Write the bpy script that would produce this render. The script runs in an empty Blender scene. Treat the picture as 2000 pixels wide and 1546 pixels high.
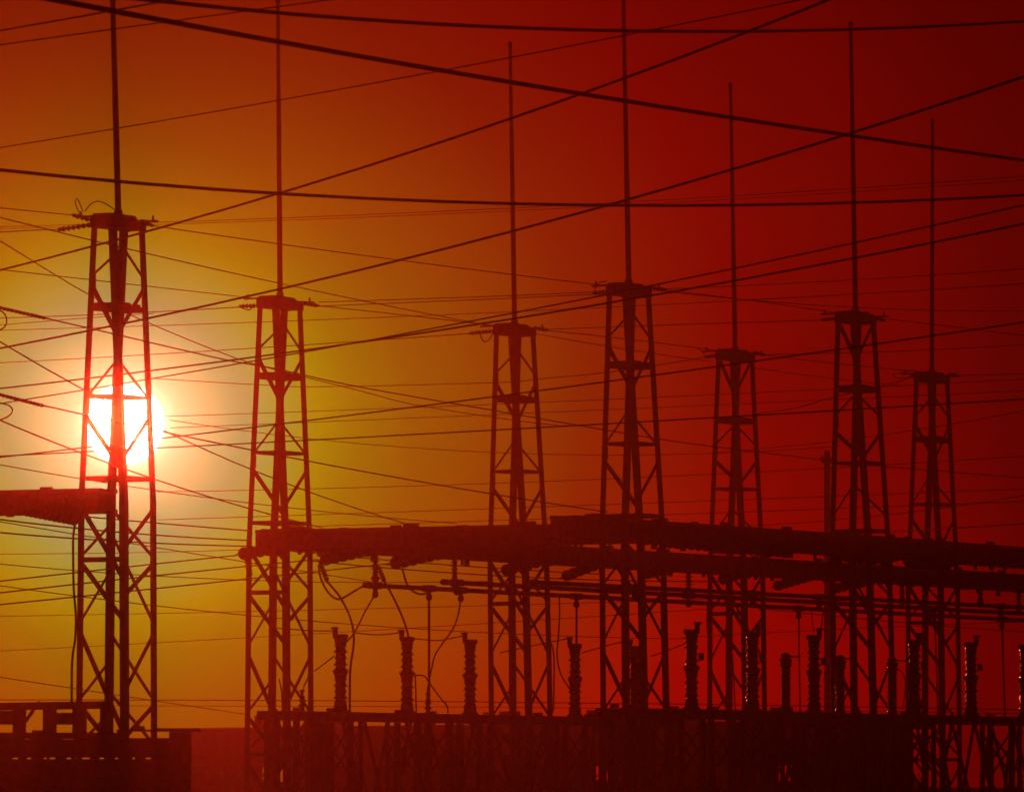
import bpy, math, random
from mathutils import Vector, Matrix, Quaternion
random.seed(7)
scene = bpy.context.scene
COL = scene.collection

# ------------------------------------------------------------------ camera
F = 13800.0            # focal length in pixels of a 2000 px wide frame (about 8.3 degrees across)
HOR = 1540.0           # image row of the horizon
EYE = 1.6
PITCH = math.atan((HOR - 773.0) / F)
cam_d = bpy.data.cameras.new("camera")
cam = bpy.data.objects.new("camera", cam_d)
COL.objects.link(cam)
cam.location = (0, 0, EYE)
cam.rotation_euler = (math.pi / 2 + PITCH, 0, 0)
cam_d.sensor_width = 36.0
cam_d.lens = 36.0 * F / 2000.0
cam_d.clip_start = 0.5
cam_d.clip_end = 5000
cam_d.dof.use_dof = True
cam_d.dof.focus_distance = 238
cam_d.dof.aperture_fstop = 5.0
scene.camera = cam

# ------------------------------------------------------------------ light, sky, exposure
def ray(x, y):
    fw = Vector((0, math.cos(PITCH), math.sin(PITCH)))
    up = Vector((0, -math.sin(PITCH), math.cos(PITCH)))
    return Vector((1, 0, 0)) * (x - 1000.0) + up * (773.0 - y) + fw * F

SUN_DIR = ray(243, 828).normalized()
SUN_STRENGTH = 0.115
SUN_COLOR = (1.0, 0.045, 0.010)
sun_d = bpy.data.lights.new("sun", 'SUN')
sun_d.energy = SUN_STRENGTH
sun_d.color = SUN_COLOR
sun_d.angle = math.radians(0.6)
sun = bpy.data.objects.new("sun", sun_d)
COL.objects.link(sun)
sun.rotation_euler = (-SUN_DIR).to_track_quat('-Z', 'Y').to_euler()
sun.location = (0, 0, 60)

world = bpy.data.worlds.new("World")
scene.world = world
world.use_nodes = True
wn, wl = world.node_tree.nodes, world.node_tree.links
wn.clear()
w_out = wn.new("ShaderNodeOutputWorld")
bg = wn.new("ShaderNodeBackground")
wl.new(bg.outputs[0], w_out.inputs[0])
tc = wn.new("ShaderNodeTexCoord")
nrm = wn.new("ShaderNodeVectorMath"); nrm.operation = 'NORMALIZE'
wl.new(tc.outputs['Generated'], nrm.inputs[0])
dist = wn.new("ShaderNodeVectorMath"); dist.operation = 'DISTANCE'
wl.new(nrm.outputs[0], dist.inputs[0])
dist.inputs[1].default_value = SUN_DIR          # |d - s| is the angle from the sun in radians (small angles)
MAXDEG = 12.0
mp = wn.new("ShaderNodeMapRange")
mp.inputs['From Min'].default_value = 0
mp.inputs['From Max'].default_value = math.radians(MAXDEG)
wl.new(dist.outputs['Value'], mp.inputs['Value'])
ramp = wn.new("ShaderNodeValToRGB")
wl.new(mp.outputs[0], ramp.inputs[0])
def lin(c):
    c = c / 255.0
    return c / 12.92 if c <= 0.04045 else ((c + 0.055) / 1.055) ** 2.4
# glow of the dusty sunset sky by angle from the sun: (degrees, linear r, g, b)
GLOW = [
    (0.000, 21.0000, 20.6000, 20.2000),
    (0.304, 20.0000, 19.6000, 19.2000),
    (0.322, 0.6000, 1.0500, 0.7000),
    (0.394, 0.1000, 0.8500, 0.4500),
    (0.539, 0.0000, 0.7005, 0.3034),
    (0.706, 0.0000, 0.5239, 0.1850),
    (0.955, 0.0000, 0.3577, 0.1110),
    (1.245, 0.0407, 0.3256, 0.0308),
    (1.536, 0.0738, 0.2546, 0.0003),
    (1.867, 0.0571, 0.1641, 0.0000),
    (2.324, 0.0662, 0.0970, 0.0000),
    (3.030, 0.0907, 0.0516, 0.0000),
    (3.735, 0.1013, 0.0178, 0.0000),
    (4.357, 0.1228, 0.0064, 0.0000),
    (4.980, 0.1230, 0.0000, 0.0000),
    (5.603, 0.1024, 0.0000, 0.0000),
    (6.433, 0.0909, 0.0000, 0.0000),
    (7.263, 0.0487, 0.0000, 0.0000),
    (8.092, 0.0403, 0.0000, 0.0000),
    (9.130, 0.0257, 0.0000, 0.0000),
    (10.375, 0.0180, 0.0000, 0.0000),
    (11.828, 0.0129, 0.0000, 0.0000),
]
cr = ramp.color_ramp
while len(cr.elements) < len(GLOW):
    cr.elements.new(0.5)
for el, g in zip(cr.elements, GLOW):
    el.position = g[0] / MAXDEG
for el, g in zip(cr.elements, GLOW):
    el.color = (g[1], g[2], g[3], 1)
# farther round the sky the glow goes on falling
mp2 = wn.new("ShaderNodeMapRange"); mp2.interpolation_type = 'SMOOTHSTEP'
mp2.inputs['From Min'].default_value = math.radians(MAXDEG)
mp2.inputs['From Max'].default_value = math.radians(80)
mp2.inputs['To Min'].default_value = 1.0
mp2.inputs['To Max'].default_value = 0.06
wl.new(dist.outputs['Value'], mp2.inputs['Value'])
fall = wn.new("ShaderNodeVectorMath"); fall.operation = 'SCALE'
# and it is densest low down, thinning with height
sep = wn.new("ShaderNodeSeparateXYZ"); wl.new(nrm.outputs[0], sep.inputs[0])
elev = wn.new("ShaderNodeValToRGB"); wl.new(sep.outputs[2], elev.inputs[0])
ee = elev.color_ramp.elements
# (height of the direction, red, green): redder and brighter towards the horizon
ELEV = [(0.0, 1.0, .35), (0.02, .88, .36), (0.045, .50, .39), (0.06, .40, .39), (0.085, .34, .25), (0.10, .30, .15), (0.115, .26, .09), (0.25, .15, .045), (0.6, .08, .02), (1.0, .06, .015)]
while len(ee) < len(ELEV): ee.new(0.5)
for el, g in zip(ee, ELEV): el.position = g[0]
for el, g in zip(ee, ELEV): el.color = (g[1] * .99, g[2], g[2], 1)
both = wn.new("ShaderNodeVectorMath"); both.operation = 'SCALE'
wl.new(elev.outputs[0], both.inputs[0]); wl.new(mp2.outputs[0], both.inputs['Scale'])
fall.operation = 'MULTIPLY'
wl.new(ramp.outputs[0], fall.inputs[0]); wl.new(both.outputs[0], fall.inputs[1])
gain = wn.new("ShaderNodeVectorMath"); gain.operation = 'SCALE'; gain.inputs['Scale'].default_value = 2.5
wl.new(fall.outputs[0], gain.inputs[0]); fall = gain
sky = wn.new("ShaderNodeTexSky")
sky.sky_type = 'NISHITA'
sky.sun_disc = False
sky.sun_elevation = math.asin(SUN_DIR.z)
sky.sun_rotation = math.atan2(SUN_DIR.x, SUN_DIR.y)
sky.dust_density = 6.0
tint = wn.new("ShaderNodeVectorMath"); tint.operation = 'MULTIPLY'
tint.inputs[1].default_value = (0.002, 0.0, 0.0)     # the deep red filtered air
wl.new(sky.outputs[0], tint.inputs[0])
addn = wn.new("ShaderNodeVectorMath"); addn.operation = 'ADD'
wl.new(fall.outputs[0], addn.inputs[0]); wl.new(tint.outputs[0], addn.inputs[1])
wl.new(addn.outputs[0], bg.inputs['Color'])
bg.inputs['Strength'].default_value = 1.0

scene.view_settings.view_transform = 'Standard'
scene.view_settings.look = 'None'
scene.view_settings.exposure = 0.0
scene.view_settings.gamma = 1.0
scene.view_settings.use_curve_mapping = False
scene.cycles.use_denoising = True
scene.cycles.denoiser = 'OPENIMAGEDENOISE'
scene.cycles.use_adaptive_sampling = False
scene.cycles.volume_bounces = 0
scene.cycles.max_bounces = 6
scene.cycles.transparent_max_bounces = 16

# ------------------------------------------------------------------ helpers
CAM = Vector((0, 0, EYE))
def at(x, y, Y):
    d = ray(x, y)
    return CAM + d * (Y / d.y)
def at_z(x, y, z):
    d = ray(x, y)
    return CAM + d * ((z - EYE) / d.z)
def ppm(Y):
    return F / Y                     # pixels of the 2000 px frame per metre at depth Y

ROT = math.radians(-27.3)            # heading of the switchyard grid
E2 = Vector((math.cos(ROT), math.sin(ROT), 0))      # across the rows
E1 = Vector((-math.sin(ROT), math.cos(ROT), 0))     # along the rows, away to the right

def on_row(x, P0, z):
    """point of the row through P0 (direction E1) that shows in image column x"""
    c, s = math.cos(PITCH), math.sin(PITCH)
    k = (x - 1000.0) / F
    # P.x = k*(P.y*c + (z-EYE)*s)
    t = (k * (P0.y * c + (z - EYE) * s) - P0.x) / (E1.x - k * c * E1.y)
    p = P0 + E1 * t
    return Vector((p.x, p.y, 0))

class MB:
    def __init__(self):
        self.v, self.f, self.smooth = [], [], []
    def add(self, vs, fs, smooth=False):
        o = len(self.v)
        self.v += [tuple(p) for p in vs]
        self.f += [tuple(i + o for i in q) for q in fs]
        self.smooth += [smooth] * len(fs)
        return self
    def box(self, c, s):
        x, y, z = (k / 2 for k in s); c = Vector(c)
        vs = [c + Vector((a * x, b * y, d * z)) for d in (-1, 1) for b in (-1, 1) for a in (-1, 1)]
        return self.add(vs, [(0, 2, 3, 1), (4, 5, 7, 6), (0, 1, 5, 4), (2, 6, 7, 3), (0, 4, 6, 2), (1, 3, 7, 5)])
    def bar(self, p, q, w, h, up=(0, 0, 1)):
        p, q = Vector(p), Vector(q)
        d = (q - p).normalized(); u = Vector(up)
        if abs(d.dot(u.normalized())) > 0.98: u = Vector((1, 0, 0))
        s = d.cross(u).normalized(); u = s.cross(d).normalized()
        vs = [e + s * (a * w / 2) + u * (b * h / 2) for e in (p, q) for b in (-1, 1) for a in (-1, 1)]
        return self.add(vs, [(0, 2, 3, 1), (4, 5, 7, 6), (0, 1, 5, 4), (2, 6, 7, 3), (0, 4, 6, 2), (1, 3, 7, 5)])
    def angle(self, p, q, u, v, w, t):
        """L section from p to q with flanges of width w along u and v from the heel"""
        p, q, u, v = Vector(p), Vector(q), Vector(u).normalized(), Vector(v).normalized()
        prof = [(0, 0), (w, 0), (w, t), (t, t), (t, w), (0, w)]
        vs = [e + u * a + v * b for e in (p, q) for a, b in prof]
        fs = [(i, (i + 1) % 6, (i + 1) % 6 + 6, i + 6) for i in range(6)]
        fs += [(0, 3, 2, 1), (0, 5, 4, 3), (6, 7, 8, 9), (6, 9, 10, 11)]
        return self.add(vs, fs)
    def tube(self, pts, r, n=6, r1=None):
        pts = [Vector(p) for p in pts]
        r1 = r if r1 is None else r1
        vs, N = [], len(pts)
        for i, p in enumerate(pts):
            d = (pts[min(i + 1, N - 1)] - pts[max(i - 1, 0)]).normalized()
            u = Vector((0, 0, 1)) if abs(d.z) < 0.95 else Vector((1, 0, 0))
            s = d.cross(u).normalized(); u = s.cross(d).normalized()
            rr = r + (r1 - r) * i / max(1, N - 1)
            vs += [p + (s * math.cos(2 * math.pi * k / n) + u * math.sin(2 * math.pi * k / n)) * rr for k in range(n)]
        fs = [(i * n + k, i * n + (k + 1) % n, (i + 1) * n + (k + 1) % n, (i + 1) * n + k) for i in range(N - 1) for k in range(n)]
        self.add(vs, fs, True)
        o = len(self.v) - len(vs)
        self.f += [tuple(o + k for k in reversed(range(n))), tuple(o + (N - 1) * n + k for k in range(n))]
        self.smooth += [False, False]
        return self
    def lathe(self, prof, n=14, c=(0, 0, 0)):
        c = Vector(c); vs = []
        for r, z in prof:
            vs += [c + Vector((r * math.cos(2 * math.pi * k / n), r * math.sin(2 * math.pi * k / n), z)) for k in range(n)]
        fs = [(i * n + k, i * n + (k + 1) % n, (i + 1) * n + (k + 1) % n, (i + 1) * n + k) for i in range(len(prof) - 1) for k in range(n)]
        fs += [tuple(reversed(range(n))), tuple((len(prof) - 1) * n + k for k in range(n))]
        self.add(vs, fs, True)
        self.smooth[-1] = self.smooth[-2] = False
        return self
    def mesh(self, name, mat):
        m = bpy.data.meshes.new(name)
        m.from_pydata(self.v, [], self.f)
        m.polygons.foreach_set('use_smooth', self.smooth)
        m.materials.append(mat)
        m.update()
        return m
    def build(self, name, mat, parent=None):
        return place(name, self.mesh(name, mat), parent)

def place(name, mesh, parent=None, loc=None):
    o = bpy.data.objects.new(name, mesh)
    COL.objects.link(o)
    if parent is not None: o.parent = parent
    if loc is not None: o.location = loc
    return o
def empty(name, loc, rz=0.0):
    o = bpy.data.objects.new(name, None)
    o.empty_display_size = 0.3
    COL.objects.link(o)
    o.location = loc
    o.rotation_euler = (0, 0, rz)
    return o
def tag(o, label, cat, group=None):
    o['label'] = label; o['category'] = cat
    if group: o['group'] = group
    return o
def structure(o):
    o['kind'] = 'structure'; return o

# ------------------------------------------------------------------ materials
def material(name, base, var=0.35, rough=0.55, metal=0.0, scale=3.0, bump=0.15, coat=0.0, rough_var=0.15):
    m = bpy.data.materials.new(name); m.use_nodes = True
    n, l = m.node_tree.nodes, m.node_tree.links
    p = n['Principled BSDF']
    t = n.new('ShaderNodeTexCoord')
    nz = n.new('ShaderNodeTexNoise'); nz.inputs['Scale'].default_value = scale; nz.inputs['Detail'].default_value = 6
    l.new(t.outputs['Object'], nz.inputs['Vector'])
    r = n.new('ShaderNodeValToRGB')
    r.color_ramp.elements[0].position = 0.3; r.color_ramp.elements[1].position = 0.7
    r.color_ramp.elements[0].color = tuple(c * (1 - var) for c in base) + (1,)
    r.color_ramp.elements[1].color = tuple(min(1, c * (1 + var)) for c in base) + (1,)
    l.new(nz.outputs[0], r.inputs[0]); l.new(r.outputs[0], p.inputs['Base Color'])
    mr = n.new('ShaderNodeMapRange')
    mr.inputs['To Min'].default_value = max(0.05, rough - rough_var); mr.inputs['To Max'].default_value = min(1, rough + rough_var)
    l.new(nz.outputs[0], mr.inputs['Value']); l.new(mr.outputs[0], p.inputs['Roughness'])
    p.inputs['Metallic'].default_value = metal
    p.inputs['Coat Weight'].default_value = coat
    if bump:
        b = n.new('ShaderNodeBump'); b.inputs['Strength'].default_value = bump; b.inputs['Distance'].default_value = 0.02
        l.new(nz.outputs[0], b.inputs['Height']); l.new(b.outputs[0], p.inputs['Normal'])
    return m
STEEL = material('weathered_galvanised_steel', (0.20, 0.19, 0.18), rough=0.8, metal=0.05, bump=0.05)
STEEL2 = material('painted_steel', (0.15, 0.15, 0.16), rough=0.8, bump=0.05)
ALU = material('dull_aluminium', (0.32, 0.32, 0.33), rough=0.45, metal=0.8, scale=8, bump=0.03)
WIRE = material('oxidised_conductor', (0.12, 0.12, 0.12), rough=0.6, metal=0.4, scale=20, bump=0)
PORC = material('brown_glazed_porcelain', (0.09, 0.035, 0.02), rough=0.16, coat=0.6, bump=0.0, rough_var=0.06)
GLASS = material('dark_glazed_disc', (0.06, 0.05, 0.045), rough=0.4, coat=0.15, bump=0.0, rough_var=0.06)
CONC = material('rough_concrete', (0.28, 0.26, 0.24), rough=0.9, scale=5, bump=0.4)
WALL = material('dirty_plaster', (0.30, 0.26, 0.23), rough=0.9, scale=1.5, bump=0.3)
ROOF = material('bitumen_roofing', (0.05, 0.05, 0.05), rough=0.8, scale=4, bump=0.4)
CAB = material('grey_enamel', (0.22, 0.23, 0.23), rough=0.4, scale=2, bump=0.02)
SOIL = material('dry_grassy_soil', (0.07, 0.055, 0.03), rough=0.95, scale=0.8, bump=0.8)
LEAF = material('dusty_leaves', (0.05, 0.07, 0.025), rough=0.7, scale=9, bump=0)
BARK = material('bark', (0.07, 0.05, 0.035), rough=0.9, scale=9)

# ------------------------------------------------------------------ ground
def sm(a, b, x):
    t = max(0.0, min(1.0, (x - a) / (b - a))); return t * t * (3 - 2 * t)
g = MB()
NX, NY = 70, 160
for j in range(NY + 1):
    for i in range(NX + 1):
        X = -200 + 400 * i / NX
        Y = -30 + 384 * j / NY
        z = sm(346, 352, Y) * (1.66 + 0.07 * math.sin(X * 0.9) * math.sin(X * 0.37 + 1) + 0.04 * random.random())
        z += 0.02 * (random.random() - 0.5)
        g.v.append((X, Y, z))
for j in range(NY):
    for i in range(NX):
        a = j * (NX + 1) + i
        g.f.append((a, a + 1, a + NX + 2, a + NX + 1)); g.smooth.append(True)
structure(g.build('ground', SOIL))

# ------------------------------------------------------------------ lattice masts
H = 17.0
def Z(h): return EYE + H * h
def half_a(h):
    pts = [(-0.1, 0.765), (0.125, 0.745), (0.52, 0.69), (0.97, 0.285), (1.1, 0.285)]
    for (h0, a0), (h1, a1) in zip(pts, pts[1:]):
        if h <= h1: return a0 + (a1 - a0) * (h - h0) / (h1 - h0)
    return pts[-1][1]
B = 0.81
def corner(sx, sy, h): return Vector((sx * half_a(h), sy * B, Z(h)))
UPPER = {'A': dict(thick=[(.868, .784), (.643, .570)], thin=[(.943, .890), (.748, .679)]),
         'B': dict(thick=[(.972, .892), (.742, .689)], thin=[(.829, .780), (.637, .570)])}
LOW_THICK = [(.482, .415), (.388, .333), (.265, .169), (.143, .089), (.05, -.02)]
LOW_THIN = [(.460, .404), (.378, .292), (.221, .157), (.129, .080), (.03, -.04)]
def mast_meshes(var):
    """list of (part name, mesh) in mast space: x across the row, y along it"""
    out = []
    hs = [-0.094, 0.125, 0.50, 0.972]
    for sx in (-1, 1):
        for sy in (-1, 1):
            b = MB()
            for h0, h1 in zip(hs, hs[1:]):
                w = 0.205 if h1 <= 0.5 else 0.195
                o_ = Vector((sx * w * .5, sy * w * .5, 0))
                b.angle(corner(sx, sy, h0) + o_, corner(sx, sy, h1) + o_, (-sx, 0, 0), (0, -sy, 0), w, 0.024)
            out.append(('leg', b.mesh('leg', STEEL)))
            f = MB().box((sx * half_a(-.09), sy * B, 0.12), (0.42, 0.42, 0.30))
            out.append(('footing', f.mesh('footing', CONC)))
    # near faces: y=-B (between -x and +x legs) and x=+a ; far faces: x=-a and y=+B
    near = [((-1, -1), (1, -1)), ((1, 1), (1, -1))]     # (outer, inner)
    far = [((-1, -1), (-1, 1)), ((1, 1), (-1, 1))]
    for (o, i) in near:
        nrm_ = Vector((0, -1, 0)) if o[1] == i[1] else Vector((1, 0, 0))
        for h0, h1 in UPPER[var]['thick'] + LOW_THICK:
            if o[1] == i[1] and h1 < .6: h1 = h0 + (h1 - h0) * (1.8 if h1 < .5 else 1.3)
            p, q = corner(*o, h0), corner(*i, h1)
            out.append(('diagonal_brace', MB().bar(p + nrm_ * .012, q + nrm_ * .012, 0.016, 0.155, up=(q - p).cross(nrm_)).mesh('diagonal_brace', STEEL)))
    for (o, i) in far:
        nrm_ = Vector((0, 1, 0)) if o[1] == i[1] else Vector((-1, 0, 0))
        for h0, h1 in UPPER[var]['thin'] + LOW_THIN:
            if o[1] == i[1] and h1 < .5: h0 = min(.488, h1 + (h0 - h1) * 1.8)
            p, q = corner(*i, h0), corner(*o, h1)
            out.append(('diagonal_brace', MB().bar(p + nrm_ * .012, q + nrm_ * .012, 0.014, 0.08 if h1 > .5 else 0.10, up=(q - p).cross(nrm_)).mesh('diagonal_brace', STEEL)))
    # horizontal frames
    for h, t, faces in ((.832, .16, 4), (.679, .11, 4), (.537, .13, 4), (.396, .15, 1), (.07, .13, 4)):
        cs = [(-1, -1), (1, -1), (1, 1), (-1, 1)]
        for k in range(faces):
            a_, b_ = cs[k], cs[(k + 1) % 4]
            p, q = corner(*a_, h), corner(*b_, h)
            n_ = Vector((0, a_[1], 0)) if a_[1] == b_[1] else Vector((a_[0], 0, 0))
            out.append(('cross_bar', MB().bar(p - n_ * .035, q - n_ * .035, 0.03, t).mesh('cross_bar', STEEL)))
    # platform plate half way up the tapering part
    out.append(('plan_plate', MB().box((0, -.35, Z(.832) + .12), (half_a(.83) * 2 + .12, .55, .09)).mesh('plan_plate', STEEL)))
    out.append(('plan_plate', MB().box((0, .35, Z(.832) + .10), (half_a(.83) * 2 + .1, .35, .09)).mesh('plan_plate', STEEL)))
    # gussets where braces meet the legs
    for (o, i) in near:
        n_ = Vector((0, -1, 0)) if o[1] == i[1] else Vector((1, 0, 0))
        for h, wh in ([(.878, o), (.766, i), (.660, o)] if var == 'A' else [(.86, i), (.765, o), (.66, i)]):
            p = corner(*wh, h) + n_ * .03
            other = i if wh == o else o
            d = (corner(*other, h) - corner(*wh, h)).normalized()
            p = p + d * .05
            sz = (0.11 if abs(d.x) > .5 else 0.014, 0.014 if abs(d.x) > .5 else 0.11, 0.42)
            out.append(('gusset_plate', MB().box(p, sz).mesh('gusset_plate', STEEL)))
    # head
    for sx in (-1, 1):
        out.append(('head_beam', MB().box((sx * .265, 0, Z(.98)), (0.20, 2 * B + .42, 0.30)).mesh('head_beam', STEEL2)))
    for sy in (-1, 1):
        out.append(('head_beam', MB().box((0, sy * (B - .02), Z(.98) - .02), (0.32, 0.2, 0.26)).mesh('head_beam', STEEL2)))
    out.append(('cap_plate', MB().box((-.06, -.12, Z(.98) + .215), (0.62, 1.45, 0.12)).mesh('cap_plate', STEEL2)))
    out.append(('mid_plate', MB().box((0, 0, Z(.98) - .01), (0.325, 1.2, 0.24)).mesh('mid_plate', STEEL2)))
    for s, L in ((-1, .62), (1, .55)):
        out.append(('anchor_arm', MB().bar((s * .36, -.5 * s, Z(.985)), (s * (.36 + L), -.5 * s, Z(.985) - .02), .10, .12).mesh('anchor_arm', STEEL2)))
    out.append(('outrigger', MB().bar((-1.08, -.62, Z(.98) + .20), (.25, -.62, Z(.98) + .23), .06, .06).mesh('outrigger', STEEL2)))
    out.append(('outrigger', MB().bar((-.2, .66, Z(.98) + .16), (.98, .66, Z(.98) + .10), .06, .06).mesh('outrigger', STEEL2)))
    out.append(('peg', MB().box((-.92, -.62, Z(.98) + .27), (.06, .06, .18)).mesh('peg', STEEL2)))
    out.append(('peg', MB().box((.80, .66, Z(.98) + .19), (.05, .05, .16)).mesh('peg', STEEL2)))
    out.append(('rod_socket', MB().lathe([(.13, 0), (.13, .10), (.10, .16)], 12, (0, 0, Z(.98) + .275)).mesh('rod_socket', STEEL2)))
    return out
MAST = {v: mast_meshes(v) for v in 'AB'}
rod = MB().lathe([(.095, 0), (.09, 3.5), (.084, 3.6), (.078, 7.0), (.07, 7.1), (.064, 10.13), (.085, 10.15), (.085, 10.30), (.03, 10.36)], 10)
ROD = rod.mesh('lightning_rod', STEEL2)
# head pixel (x, y), variant, mast lean in radians (to the left), rod lean, label
MASTS = [
    (231, 420, 'A', 0.000, 0.029, "lattice mast standing right in front of the sun disc"),
    (547, 580, 'A', 0.000, 0.009, "lattice mast at the end of the long gantry, first one clear of the sun"),
    (1005, 633, 'A', 0.016, 0.000, "lattice mast with a drooping jumper loop at its head, third from the sun"),
    (1228, 554, 'A', 0.014, 0.004, "tallest-looking lattice mast in the middle, fourth from the sun"),
    (1436, 683, 'B', 0.004, 0.012, "lattice mast fifth from the sun, between two taller-looking ones"),
    (1671, 609, 'B', 0.018, -0.004, "lattice mast beside the distant thin pole, sixth from the sun"),
    (1820, 727, 'A', 0.002, -0.008, "smallest-looking black lattice mast, farthest from the sun"),
]
T = []
for x, y, var, lean, rlean, label in MASTS:
    head = at_z(x, y, Z(.98) + .27)
    base = Vector((head.x + lean * 18.6, head.y, 0))
    r = empty('lattice_mast', base, ROT)
    r.rotation_mode = 'QUATERNION'
    r.rotation_quaternion = Quaternion((0, 1, 0), -lean) @ Quaternion((0, 0, 1), ROT)
    tag(r, label, 'mast', 'lattice masts with lightning rods')
    for nm, me in MAST[var]:
        place(nm, me, r)
    o = place('lightning_rod', ROD, r, (0, 0, Z(.98) + .28))
    d = Vector((-rlean * E2.x, -rlean * E1.x, 1)).normalized()
    o.rotation_mode = 'QUATERNION'
    o.rotation_quaternion = Vector((0, 0, 1)).rotation_difference(d)
    T.append(Vector((head.x + lean * 9, head.y, 0)))     # plan position at gantry height

# ------------------------------------------------------------------ gantry beams
HB0, HB1 = 0.484, 0.525
def gantry(p, q, label, z0=None, z1=None, wid=0.8):
    z0 = Z(HB0) if z0 is None else z0; z1 = Z(HB1) if z1 is None else z1
    L = (q - p).length
    r = empty('gantry_beam', Vector((p.x, p.y, z0)), math.atan2(q.y - p.y, q.x - p.x))
    tag(r, label, 'beam', 'steel gantry beams')
    hgt = z1 - z0
    for sy in (-1, 1):
        for zz in (.06, hgt - .06):
            b = MB().box((L / 2, sy * wid / 2, zz), (L, .16, .12)); b.build('chord', STEEL, r)
        n = max(2, int(round(L / 1.9)))
        for k in range(n):
            x0, x1 = L * k / n, L * (k + 1) / n
            MB().box(((x0 + x1) / 2, sy * (wid / 2 - .01), hgt / 2), (x1 - x0 - .02, .02, hgt - .25)).build('web_panel', STEEL2, r)
            MB().box((x0 + .04, sy * (wid / 2 + .035), hgt / 2), (.07, .06, hgt - .245)).build('stiffener', STEEL, r)
    n = int(L / 2.6)
    for k in range(n + 1):
        x = .2 + (L - .4) * k / max(1, n)
        MB().box((x, 0, hgt - .04), (.10, wid - .17, .07)).build('cross_tie', STEEL, r)
        MB().box((x, 0, .05), (.10, wid - .17, .07)).build('cross_tie', STEEL, r)
    for k in range(int(L / 1.7)):
        x = .3 + 1.7 * k + random.uniform(-.25, .25)
        h_ = random.choice((.08, .12, .16, .22)); w_ = random.uniform(.08, .3)
        MB().box((x, random.choice((-1, 1)) * wid / 2 * random.uniform(.6, 1.05), -h_ / 2), (w_, .08, h_)).build('hanger_bracket', STEEL, r)
    for k in range(int(L / 2.3)):
        x = 1 + 2.3 * k + random.uniform(-.6, .6)
        MB().box((x, random.choice((-1, 1)) * wid / 2, hgt + .03), (random.uniform(.15, .5), .1, random.uniform(.04, .09))).build('top_fitting', STEEL, r)
    # clamps standing on the top chord
    for k in range(int(L / 4.5)):
        MB().box((1.6 + 4.5 * k, -wid / 2, hgt + .055), (.55, .14, .10)).build('clamp', STEEL2, r)
    return r
T1, T2, T3, T4, T5, T6, T7 = T
gantry(T2 - E1 * .5, T3, "gantry beam between the second and third masts")
gantry(T3 + E1 * .03, T5, "gantry beam between the third and fifth masts")
gantry(T5 + E1 * .03, T7, "gantry beam between the fifth and seventh masts")
gantry(T7 + E1 * .03, T7 + E1 * 26, "gantry beam running off frame beyond the seventh mast")
gantry(T4 - E1 * 5.2, T6, "gantry beam between the fourth and sixth masts", Z(.484), Z(.528))
gantry(T6 + E1 * .03, T6 + E1 * 34, "gantry beam running off frame beyond the sixth mast", Z(.484), Z(.528))
dP = (T4 - T2).normalized()
gantry(T2 - dP * .7 + Vector((0, 0, 0)), T4 + dP * .8, "gantry beam joining the second mast to the fourth", Z(.4835), Z(.5235))
gantry(T1 - E2 * 10.5, T1 - E2 * .3, "gantry beam ending at the mast in front of the sun", Z(.478), Z(.5205), 0.9)

# ------------------------------------------------------------------ insulators
def disc_mesh(r):
    return MB().lathe([(.03, -.07), (r * .35, -.065), (r * .55, -.03), (r, -.055), (r * 1.0, -.035), (r * .7, .02), (r * .32, .05), (.045, .06), (.045, .085)], 14).mesh('disc', GLASS)
DISC = {}
def insulator_string(p, q, n, r, label, group='disc insulator strings'):
    p, q = Vector(p), Vector(q)
    if r not in DISC: DISC[r] = disc_mesh(r)
    e = empty('insulator_string', p)
    e.rotation_mode = 'QUATERNION'
    e.rotation_quaternion = Vector((0, 0, 1)).rotation_difference((q - p).normalized())
    tag(e, label, 'insulator', group)
    L = (q - p).length
    MB().tube([(0, 0, 0), (0, 0, L)], .022, 6).build('link_rod', STEEL, e)
    MB().box((0, 0, .04), (.10, .05, .12)).build('end_fitting', STEEL, e)
    MB().box((0, 0, L - .04), (.10, .05, .12)).build('end_fitting', STEEL, e)
    for k in range(n):
        place('disc', DISC[r], e, (0, 0, L * (k + .9) / (n + .8)))
    return e

def tw(i, x, y, dz=0.0): return at(x, y, T[i - 1].y + dz)
HS = 'strain strings at the mast heads'
for i, x0, y0, x1, y1, n, lab in [
    (1, 190, 437, 114, 449, 7, "lower strain string on the sun side of the mast in front of the sun"),
    (1, 186, 432, 142, 420, 4, "upper short strain string at the head of the mast in front of the sun"),
    (1, 276, 431, 298, 441, 2, "short strain string on the far side of the mast in front of the sun"),
    (2, 508, 597, 468, 598, 5, "strain string at the second mast head, on the sun side"),
    (2, 586, 591, 622, 597, 5, "strain string at the second mast head, pointing to the third mast"),
    (3, 968, 646, 917, 651, 7, "strain string with loose discs at the third mast head, sun side"),
    (3, 1042, 640, 1068, 645, 3, "strain string at the third mast head, pointing away from the sun"),
    (4, 1190, 569, 1158, 573, 4, "strain string at the fourth mast head, sun side"),
    (4, 1266, 562, 1300, 566, 4, "strain string at the fourth mast head, away from the sun"),
    (5, 1402, 694, 1378, 697, 3, "strain string at the fifth mast head, sun side"),
    (5, 1470, 688, 1494, 693, 3, "strain string at the fifth mast head, away from the sun"),
    (6, 1638, 621, 1604, 625, 4, "strain string at the sixth mast head, sun side"),
    (6, 1706, 620, 1728, 626, 3, "strain string at the sixth mast head, away from the sun"),
    (7, 1790, 731, 1779, 735, 2, "short strain string at the smallest mast head, sun side"),
    (7, 1852, 730, 1868, 733, 2, "short strain string at the smallest mast head, away from the sun")]:
    insulator_string(tw(i, x0, y0), tw(i, x1, y1), n, .085, lab, HS)

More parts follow.
